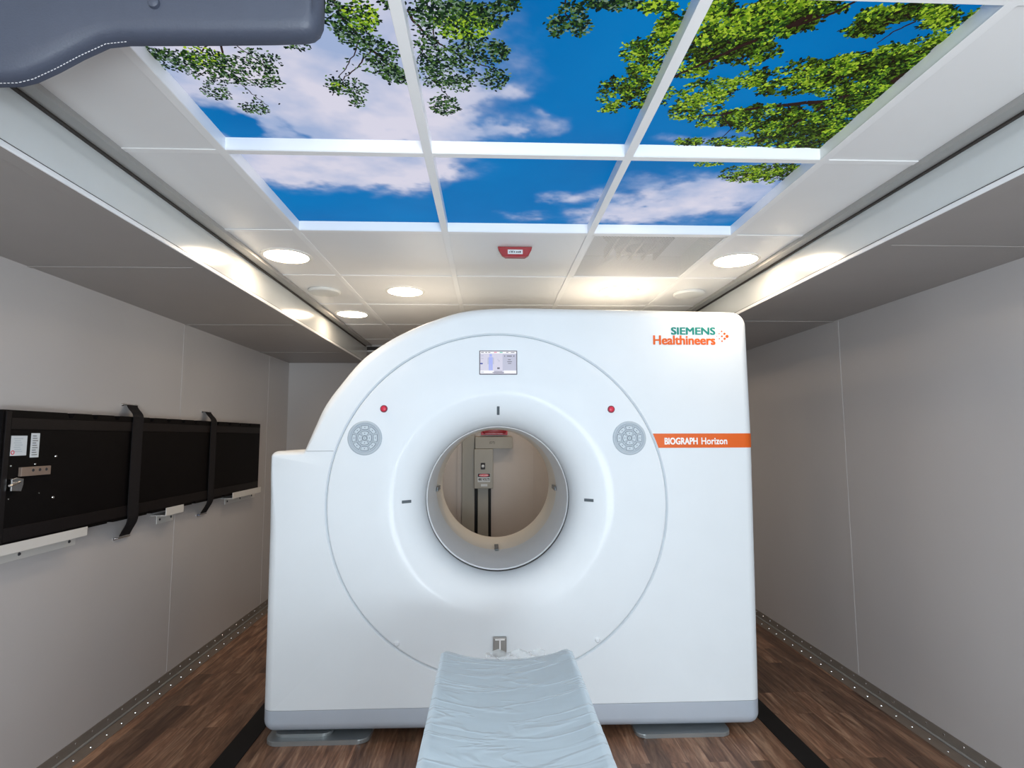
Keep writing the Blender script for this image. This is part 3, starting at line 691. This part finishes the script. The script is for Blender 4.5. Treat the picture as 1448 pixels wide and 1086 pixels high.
# positioning laser windows
def window(x, z, y, w_, h_, rot=None):
    bm = nb(); bx(bm, -w_/2, w_/2, -.002, .002, -h_/2, h_/2, bev=.0015)
    if rot is not None: bmesh.ops.transform(bm, matrix=rot, verts=bm.verts)
    bmesh.ops.translate(bm, verts=bm.verts, vec=(x, y, z)); return obj('laser_window', bm, m_laser, G)
a = math.atan2(.014, .02)
window(GCX, GCZ+.437, YG+.037, .013, .050, Matrix.Rotation(math.radians(37), 3, 'X'))
window(GCX-.437, GCZ+.004, YG+.037, .050, .014, Matrix.Rotation(math.radians(37), 3, 'Z'))
window(GCX+.437, GCZ+.004, YG+.037, .050, .014, Matrix.Rotation(-math.radians(37), 3, 'Z'))
bm = nb(); bx(bm, GCX-.012, GCX+.012, YG+.70, YG+.86, GCZ-.356, GCZ-.351, bev=.001); obj('laser_window', bm, m_laser, G)
for s in (-1, 1):
    bm = nb(); xa, xb = sorted((GCX+s*.356, GCX+s*.348)); bx(bm, xa, xb, YG+.70, YG+.86, GCZ-.012, GCZ+.012, bev=.001)
    obj('laser_window', bm, m_laser, G)
# display
bm = nb(); bx(bm, -.050, .134, YG-.004, YG+.006, 1.675, 1.793, bev=.003); D = obj('display', bm, m_bezel, G)
def patch(bm, x0, x1, z0, z1, mi, y): bx(bm, x0, x1, y, YG-.004, z0, z1, mi=mi)
bm = nb(); X0, X1, Z0, Z1 = -.045, .129, 1.680, 1.788
def sc(a, b, c, d, mi, lv=1): patch(bm, X0+(X1-X0)*a, X0+(X1-X0)*b, Z0+(Z1-Z0)*c, Z0+(Z1-Z0)*d, mi, YG-.0045-.0003*lv)
sc(0, 1, 0, 1, 0, 0); sc(0, 1, .9, 1, 1); sc(0, .37, 0, .14, 1); sc(.65, 1, 0, .14, 1); sc(.62, 1, .14, .88, 7)
sc(.02, .1, .94, .97, 3, 2); sc(.14, .19, .94, .97, 3, 2); sc(.22, .28, .94, .97, 3, 2); sc(.38, .46, .93, .98, 5, 2); sc(.54, .62, .93, .98, 6, 2); sc(.72, .78, .94, .97, 3, 2); sc(.85, .95, .94, .97, 3, 2)
sc(.2, .38, .42, .72, 7, 2); sc(.235, .345, .14, .74, 2, 3); sc(.255, .325, .76, .88, 2, 2); sc(.285, .295, .14, .4, 7, 4)
sc(.0, .07, .42, .48, 4, 2); sc(.02, .09, .78, .82, 7, 2); sc(.02, .09, .66, .7, 7, 2)
sc(.67, .69, .76, .82, 3, 2); sc(.74, .88, .77, .81, 3, 2); sc(.92, .95, .76, .82, 3, 2)
sc(.77, .85, .61, .64, 3, 2); sc(.75, .88, .52, .55, 3, 2); sc(.77, .86, .44, .47, 3, 2)
sc(.47, .54, .2, .28, 3, 2); sc(.39, .61, .09, .11, 3, 2); sc(.34, .66, .03, .06, 3, 2); sc(.02, .1, .05, .08, 7, 2); sc(.48, .5, .6, .66, 7, 2); sc(.5, .54, .54, .6, 7, 2)
obj('screen_image', bm, [m_s0, m_s1, m_s2, m_s3, m_s4, m_s5, m_s6, m_s7], D)
# control dials and emergency stops
def sector(bm, cx, cz, r0, r1, a0, a1, y0, y1, n=6):
    pts = [(cx+r1*math.cos(a0+(a1-a0)*k/n), cz+r1*math.sin(a0+(a1-a0)*k/n)) for k in range(n+1)]+[(cx+r0*math.cos(a1-(a1-a0)*k/n), cz+r0*math.sin(a1-(a1-a0)*k/n)) for k in range(n+1)]
    prism(bm, pts, 'y', y1, y0, mi=0)
def dial(cx, cz, lab):
    bm = nb(); lathe(bm, [(0, YG-.0015), (.066, YG-.0015), (.070, YG-.0045), (.077, YG-.0045), (.081, YG-.002), (.082, YG+.004)], (cx, cz), 'y', 64)
    d = obj('control_dial', bm, m_dial, G, smooth=True, angle=30); d['label'] = lab
    def key(r0, r1, a0, a1):
        bm = nb()
        sector(bm, cx, cz, max(r0-.0018, .0005), r1+.0018, a0-.0014/r1, a1+.0014/r1, YG-.0015, YG-.0032)
        for f in bm.faces: f.material_index = 1
        k0 = len(bm.faces); sector(bm, cx, cz, r0, r1, a0, a1, YG-.0015, YG-.0045)
        am = (a0+a1)/2; rm = (r0+r1)/2 if r0 > .005 else 0
        px, pz = cx+rm*math.cos(am), cz+rm*math.sin(am)
        prism(bm, [(px-.0028, pz+.002), (px+.0028, pz+.002), (px, pz-.003)], 'y', YG-.0045, YG-.0050, mi=1)
        obj('key', bm, [m_key, m_keyink], d)
    key(.001, .0085, 0, 2*PI-.001)
    for q in range(4): key(.0135, .0315, q*PI/2-.60, q*PI/2+.60)
    for q in range(8): key(.042, .0585, q*PI/4-.30, q*PI/4+.30)
dial(-.590, 1.3725, 'control dial left of the bore'); dial(.674, 1.368, 'control dial right of the bore')
for x, z in ((-.503, 1.511), (.588, 1.507)):
    bm = nb(); lathe(bm, [(0, YG-.012), (.009, YG-.012), (.0125, YG-.010), (.0135, YG-.004), (.014, YG)], (x, z), 'y', 32, mi=0)
    e_ = obj('emergency_button', bm, m_redm, G, smooth=True)
    bm = nb(); lathe(bm, [(.0138, YG-.005), (.017, YG-.005), (.018, YG), (.0138, YG)], (x, z), 'y', 32, closed=True); obj('collar', bm, mat('collar_dark_red', (120, 40, 60), .4), e_, smooth=True)
for x, z in ((-.425, .433), (.503, .433)):
    bm = nb(); lathe(bm, [(0, YG-.010), (.008, YG-.009), (.012, YG-.004), (.013, YG)], (x, z), 'y', 24); obj('screw_cap', bm, m_white, G, smooth=True)
# latch where the table docks
bm = nb(); bx(bm, .018, .078, YG-.022, YG, .374, .458, bev=.002); La = obj('docking_latch', bm, m_alu, G)
bm = nb(); bx(bm, .045, .051, YG-.024, YG-.022, .405, .45); bx(bm, .026, .070, YG-.024, YG-.022, .447, .453); obj('pointer', bm, m_lwhite, La)
# floor plates under the gantry
def rrect(x0, x1, y0, y1, r): 
    p = []
    for cx, cy, a in ((x1-r, y1-r, 0), (x0+r, y1-r, 90), (x0+r, y0+r, 180), (x1-r, y0+r, 270)): p += corner(cx, cy, r, a, a+90, 6)
    return p
bm = nb(); prism(bm, rrect(-1.01, -.545, 2.685, 3.75, .05), 'z', 0, .020, bev=.003); prism(bm, rrect(-.98, -.72, 2.72, 3.7, .04), 'z', .020, .034, bev=.002); prism(bm, rrect(-.95, -.75, 2.8, 3.6, .02), 'z', .034, .07)
obj('foot_plate', bm, m_plate, G)
bm = nb(); prism(bm, rrect(.675, 1.117, 2.675, 3.75, .04), 'z', 0, .018, bev=.003); prism(bm, rrect(.72, 1.05, 2.8, 3.6, .02), 'z', .018, .07)
obj('foot_plate', bm, m_plate, G)

# ------------------------------------------------------------------ patient table
TX, HW, TZ, YT = .058, .2165, .676, 1.955
T = thing('patient_table', 'patient table wrapped in clear plastic, its grey blue pad leading to the scanner', 'table', (TX, .5, 0))
bm = nb(); nx_, ny_ = 36, 150; y_end = -.55
rs = random.Random(3)
wr = [(rs.uniform(-1, 1), rs.uniform(-.4, 1.9), rs.uniform(.1, .6), rs.uniform(.3, .9), rs.uniform(.001, .0022)) for _ in range(9)]
def top_z(s, y):
    a = abs(s)
    z = TZ-.034*(1-a**2.2)
    if a > .93: z -= .010*((a-.93)/.07)**2
    if y > YT-.03: z -= .012*((y-YT+.03)/.03)**2
    for cx_, cy_, sl, ln, am in wr:
        dx = s-cx_; dy = (y-cy_)-dx*sl*.5
        if abs(dx) < ln and abs(dy) < .03: z += am*math.exp(-(dy/.006)**2)*(1-abs(dx)/ln)
    if a > .72: z += .0012*math.sin(y*170+9*math.sin(y*23))*(a-.72)/.28
    return z
rows = []
for j in range(ny_+1):
    y = y_end+(YT-y_end)*(j/ny_); row = []
    ex = 0
    if y > YT-.035: ex = .02*((y-YT+.035)/.035)**2
    hw = HW-ex
    row.append(bm.verts.new((TX-hw*.9, y, TZ-.050))); row.append(bm.verts.new((TX-hw*.985, y, TZ-.042)))
    for i in range(nx_+1):
        s = -1+2*i/nx_; row.append(bm.verts.new((TX+s*hw, y+(.0 if y < YT-.001 else 0), top_z(s, y))))
    row.append(bm.verts.new((TX+hw*.985, y, TZ-.042))); row.append(bm.verts.new((TX+hw*.9, y, TZ-.050)))
    rows.append(row)
for A, B in zip(rows, rows[1:]):
    for i in range(len(A)-1): bm.faces.new([A[i], A[i+1], B[i+1], B[i]])
    bm.faces.new([A[-1], A[0], B[0], B[-1]])
bm.faces.new(rows[0]); bm.faces.new(rows[-1][::-1])
obj('wrapped_pad', bm, m_wrap, T, smooth=True, angle=50)
bm = nb(); pts = [(TX-.205, TZ-.052), (TX+.205, TZ-.052), (TX+.20, TZ-.075), (TX+.12, TZ-.115), (TX-.12, TZ-.115), (TX-.20, TZ-.075)]
prism(bm, pts, 'y', -.55, YT-.03, bev=.004); obj('table_shell', bm, m_tablew, T)
bm = nb(); bx(bm, TX-.17, TX+.17, -.5, .95, TZ-.20, TZ-.116, bev=.01); obj('carriage', bm, m_tablew, T)
bm = nb(); bx(bm, TX-.16, TX+.16, -.35, .75, .16, TZ-.2, bev=.02); obj('lift_column', bm, m_tablew, T)
bm = nb(); bx(bm, TX-.22, TX+.22, -.5, .9, 0, .16, bev=.02); obj('base', bm, m_band, T)
bm = nb()
for k in range(9):
    pass
fr = []
for j in range(5):
    fr.append([bm.verts.new((TX-.07+.2*i/14, YT-.012+.012*j, TZ-.034+.006*math.sin(i*1.3+j)+.006*(j/4))) for i in range(15)])
for A, B in zip(fr, fr[1:]):
    for i in range(14): bm.faces.new([A[i], A[i+1], B[i+1], B[i]])
obj('film_end', bm, m_film, T, smooth=True)

# ------------------------------------------------------------------ black board on the left wall, straps, brackets
BX = XL+.068          # front plane of the board
B = thing('tabletop_board', 'long black board strapped flat against the left wall', 'board', (XL+.03, 3.25, .97))
def notched(y0, y1, z, notches, up):
    p = [(y0, z)]
    for n_ in notches: p += [(n_-.022, z), (n_-.010, z-.02*up), (n_+.012, z-.02*up), (n_+.022, z)]
    return p+[(y1, z)]
tops = [2.432, 2.577, 2.725, 2.998, 3.154, 3.304, 3.438, 3.71, 3.879, 4.04, 4.2]
low = notched(2.10, 4.385, .985, [2.72, 3.02, 3.46, 3.68, 3.83, 4.1], -1)
up_ = notched(2.10, 4.385, 1.481, tops, 1)
obj('panel', prism(nb(), low+up_[::-1], 'x', XL+.030, BX), m_black, B)
bm = nb()
bx(bm, BX, BX+.004, 2.135, 4.37, 1.41, 1.452, bev=.001); bx(bm, BX, BX+.004, 2.135, 4.37, 1.0, 1.05, bev=.001); bx(bm, BX, BX+.006, 2.11, 2.132, .99, 1.475, bev=.001)
obj('edge_rail', bm, m_blackb, B)
def wl(bm, y0, y1, z0, z1, x0, x1, mi=0, bev=0): return bx(bm, x0, x1, y0, y1, z0, z1, mi=mi, bev=bev)
bm = nb(); wl(bm, 2.143, 2.215, 1.312, 1.386, BX, BX+.001); lp = obj('label_sticker', bm, m_paper, B)
bm = nb()
for k in range(7): wl(bm, 2.155+.004*(k % 2), 2.195-.005*(k % 3), 1.326+k*.008, 1.329+k*.008, BX+.001, BX+.0015)
obj('print', bm, m_dial, lp)
bm = nb(); lathe(bm, [(.005, BX+.001), (.008, BX+.001), (.008, BX+.0016), (.005, BX+.0016)], (2.153, 1.324), 'x', 20, closed=True); obj('print', bm, m_redm, lp)
bm = nb(); wl(bm, 2.233, 2.274, 1.303, 1.396, BX, BX+.001); lp = obj('label_sticker', bm, m_paper, B)
bm = nb()
for k in range(9): wl(bm, 2.240, 2.266-.004*(k % 3), 1.312+k*.009, 1.3145+k*.009, BX+.001, BX+.0015)
obj('print', bm, m_ink, lp)
bm = nb(); wl(bm, 2.186, 2.327, 1.234, 1.268, BX, BX+.012, bev=.001)
mp_ = obj('mounting_plate', bm, mat('bronze_plate', (150, 132, 120), .4, metal=.5), B)
for k in range(3):
    bm = nb(); lathe(bm, [(0, BX+.0135), (.005, BX+.0135), (.006, BX+.012)], (2.24+k*.032, 1.255), 'x', 12); obj('bolt', bm, m_ink, mp_)
bm = nb(); prism(bm, [(2.140, 1.185), (2.185, 1.180), (2.193, 1.205), (2.193, 1.226), (2.160, 1.232), (2.140, 1.228)], 'x', BX, BX+.018, bev=.002)
lk = obj('latch', bm, m_chrome, B)
bm = nb(); tube(bm, [(BX+.018, 2.175, 1.215), (BX+.03, 2.15, 1.212), (BX+.03, 2.115, 1.206)], .004); obj('lever', bm, m_chrome, lk, smooth=True)
for y, z, r in ((2.364, 1.304, .005), (2.365, 1.139, .006), (2.15, 1.275, .004), (2.262, 1.277, .004), (2.15, 1.155, .0035), (2.29, 1.163, .0025)):
    bm = nb(); lathe(bm, [(0, BX+.003), (r*.7, BX+.0025), (r, BX)], (y, z), 'x', 14); obj('rivet', bm, m_chrome, B, smooth=True)
bm = nb(); bx(bm, XL+.04, XL+.06, 4.385, 4.41, 1.45, 1.475, bev=.003); obj('corner_catch', bm, m_blackb, B)
def strap(yt0, yt1, yb0, yb1, zt, zb, label):
    t = thing('tie_down_strap', label, 'strap', (XL, (yt0+yt1)/2, zb), 'black webbing straps')
    path = [(XL+.012, zt), (XL+.035, zt-.018), (XL+.070, zt-.055), (XL+.076, zt-.12), (XL+.078, (zt+zb)/2), (XL+.076, zb+.15), (XL+.070, zb+.085), (XL+.035, zb+.03), (XL+.012, zb+.006)]
    path = catmull(path, 5); n = len(path); bm = nb(); R1, R2 = [], []
    for i, (x, z) in enumerate(path):
        f = i/(n-1); bow = .012*math.sin(PI*f)
        q_ = .055*(2*f-1)**2; ym = (yt0+yt1)/2*1.014+q_; a, b = ym-(yt1-yt0)/2, ym+(yt1-yt0)/2
        R1.append((bm.verts.new((x, a, z)), bm.verts.new((x, b, z)))); R2.append((bm.verts.new((x+.004, a, z)), bm.verts.new((x+.004, b, z))))
    for i in range(n-1):
        (a, b), (c, d) = R2[i], R2[i+1]; bm.faces.new([a, b, d, c])
        (e, f_), (g, h) = R1[i], R1[i+1]; bm.faces.new([e, g, h, f_])
        bm.faces.new([a, c, g, e]); bm.faces.new([b, f_, h, d])
    bm.faces.new([R2[0][0], R1[0][0], R1[0][1], R2[0][1]]); bm.faces.new([R2[-1][0], R2[-1][1], R1[-1][1], R1[-1][0]])
    obj('webbing', bm, m_strap, t)
    ym = (yt0+yt1)/2*1.014+.055; hw_ = (yt1-yt0)/2
    for z, a, b in ((zt+.002, ym-hw_, ym+hw_), (zb-.002, ym-hw_, ym+hw_)):
        bm = nb(); tube(bm, [(XL+.002, a-.018, z), (XL+.012, a-.012, z), (XL+.012, b+.002, z), (XL+.002, b+.006, z+.006)], .0032, 8); wl(bm, a-.028, a-.008, z-.006, z+.006, XL, XL+.003)
        obj('hook', bm, m_chrome, t, smooth=True)
strap(2.785, 2.865, 2.765, 2.855, 1.540, .889, 'black webbing strap over the board, the nearer one left of the small bracket')
strap(3.55, 3.62, 3.535, 3.61, 1.540, .897, 'black webbing strap over the board, between the small and far brackets')
def bracket(y0, y1, zt, zb, fy0, fy1, fz, screws, label, fx=.078):
    t = thing('wall_bracket', label, 'bracket', (XL, (y0+y1)/2, fz), 'white brackets holding up the board')
    bm = nb(); wl(bm, y0, y1, zb, zt, XL+fx, XL+fx+.004, bev=.001); wl(bm, y0, y1, zb, zb+.004, XL, XL+fx)
    wl(bm, fy0, fy1, fz, zb, XL, XL+.004, bev=.001)
    obj('rail', bm, m_bracket, t)
    for y in screws:
        bm = nb(); lathe(bm, [(0, XL+.008), (.005, XL+.0075), (.007, XL+.004)], (y, (fz+zb)/2-.003), 'x', 12); obj('screw', bm, m_ink, t)
bracket(1.85, 2.555, .994, .956, 1.80, 2.598, .909, (2.3, 2.56), 'long white bracket under the near end of the board')
bracket(3.150, 3.325, .999, .956, 3.205, 3.365, .905, (3.23, 3.34), 'short white bracket under the middle of the board')
bracket(3.94, 4.41, 1.003, .962, 4.0, 4.49, .917, (4.03, 4.23, 4.43), 'white bracket under the far end of the board')

# ------------------------------------------------------------------ things on the back wall, seen through the bore
YW = YB
t = thing('cable_duct', 'wide grey vertical duct on the back wall left of the electrical box', 'duct', (-.2, YW, 0))
bm = nb(); bx(bm, -.258, -.140, YW-.05, YW, 0, 2.1, bev=.003); obj('cover', bm, m_box, t)
bm = nb(); bx(bm, -.300, -.262, YW-.012, YW, 0, 2.1); bx(bm, -.305, -.300, YW-.02, YW, 0, 2.1); obj('side_flange', bm, m_wallb, t)
t = thing('cable_raceway', 'horizontal grey raceway above the electrical box with dark markings', 'raceway', (.04, YW, 1.26))
bm = nb(); bx(bm, -.134, .213, YW-.11, YW, 1.268, 1.377, bev=.003); obj('cover', bm, m_box, t)
bm = nb(); text(bm, '(DT)', onface(.0, .05, 1.308, 1.335, YW-.1112)); obj('marking', bm, m_ink, t)
t = thing('electrical_box', 'grey electrical disconnect box with danger sign on the back wall', 'electrical box', (-.055, YW, .9))
bm = nb(); bx(bm, -.142, .033, YW-.12, YW, .902, 1.266, bev=.004); obj('enclosure', bm, m_box, t)
bm = nb(); bx(bm, -.081, -.041, YW-.128, YW-.12, 1.078, 1.138, bev=.004); h_ = obj('switch_handle', bm, m_ink, t)
bm = nb(); lathe(bm, [(0, YW-.132), (.012, YW-.131), (.014, YW-.128)], (-.061, 1.108), 'y', 16); obj('knob', bm, m_paper, h_, smooth=True)
bm = nb(); bx(bm, -.110, .006, YW-.1215, YW-.12, .962, 1.042); sg = obj('danger_sign', bm, m_paper, t)
bm = nb(); bx(bm, -.108, .004, YW-.1222, YW-.1215, 1.008, 1.040); obj('sign_header', bm, m_ink, sg)
bm = nb(); prism(bm, circ(-.052, 1.024, .048, 24, .012), 'y', YW-.1222, YW-.1232); obj('red_oval', bm, m_redm, sg)
bm = nb(); text(bm, 'DANGER', onface(-.090, -.014, 1.018, 1.030, YW-.1236)); obj('lettering', bm, m_lwhite, sg)
bm = nb(); text(bm, '480 VOLTS', onface(-.104, .0, .976, .998, YW-.1222), .006); obj('lettering', bm, m_ink, sg)
bm = nb(); bx(bm, -.080, -.020, YW-.1215, YW-.12, .922, .944); obj('small_label', bm, m_paper, t)
t = thing('cable_channel', 'narrow grey channel with painted shadow edges running down below the electrical box', 'duct', (-.06, YW, 0))
bm = nb(); bx(bm, -.139, .014, YW-.012, YW, 0, .90); obj('shadow_strip', bm, m_strip, t)  # black strip stands in for the gap shadow and the box's side shadow
bm = nb(); bx(bm, -.110, -.012, YW-.06, YW-.012, 0, .90, bev=.003); obj('cover', bm, m_box, t)
trim(bx(nb(), .42, .436, YW-.006, YW, 0, 2.2), m_wallb)
t = thing('alarm_beacon', 'red beacon above the raceway on the back wall', 'alarm', (.045, YW, 1.40))
bm = nb(); prism(bm, rrect(-.07, .16, 1.405, 1.52, .03), 'y', YW-.09, YW-.02, bev=.01); obj('lens', bm, m_red, t, smooth=True)
bm = nb(); bx(bm, -.08, .17, YW-.02, YW, 1.395, 1.53, bev=.003); obj('back_plate', bm, m_redm, t)
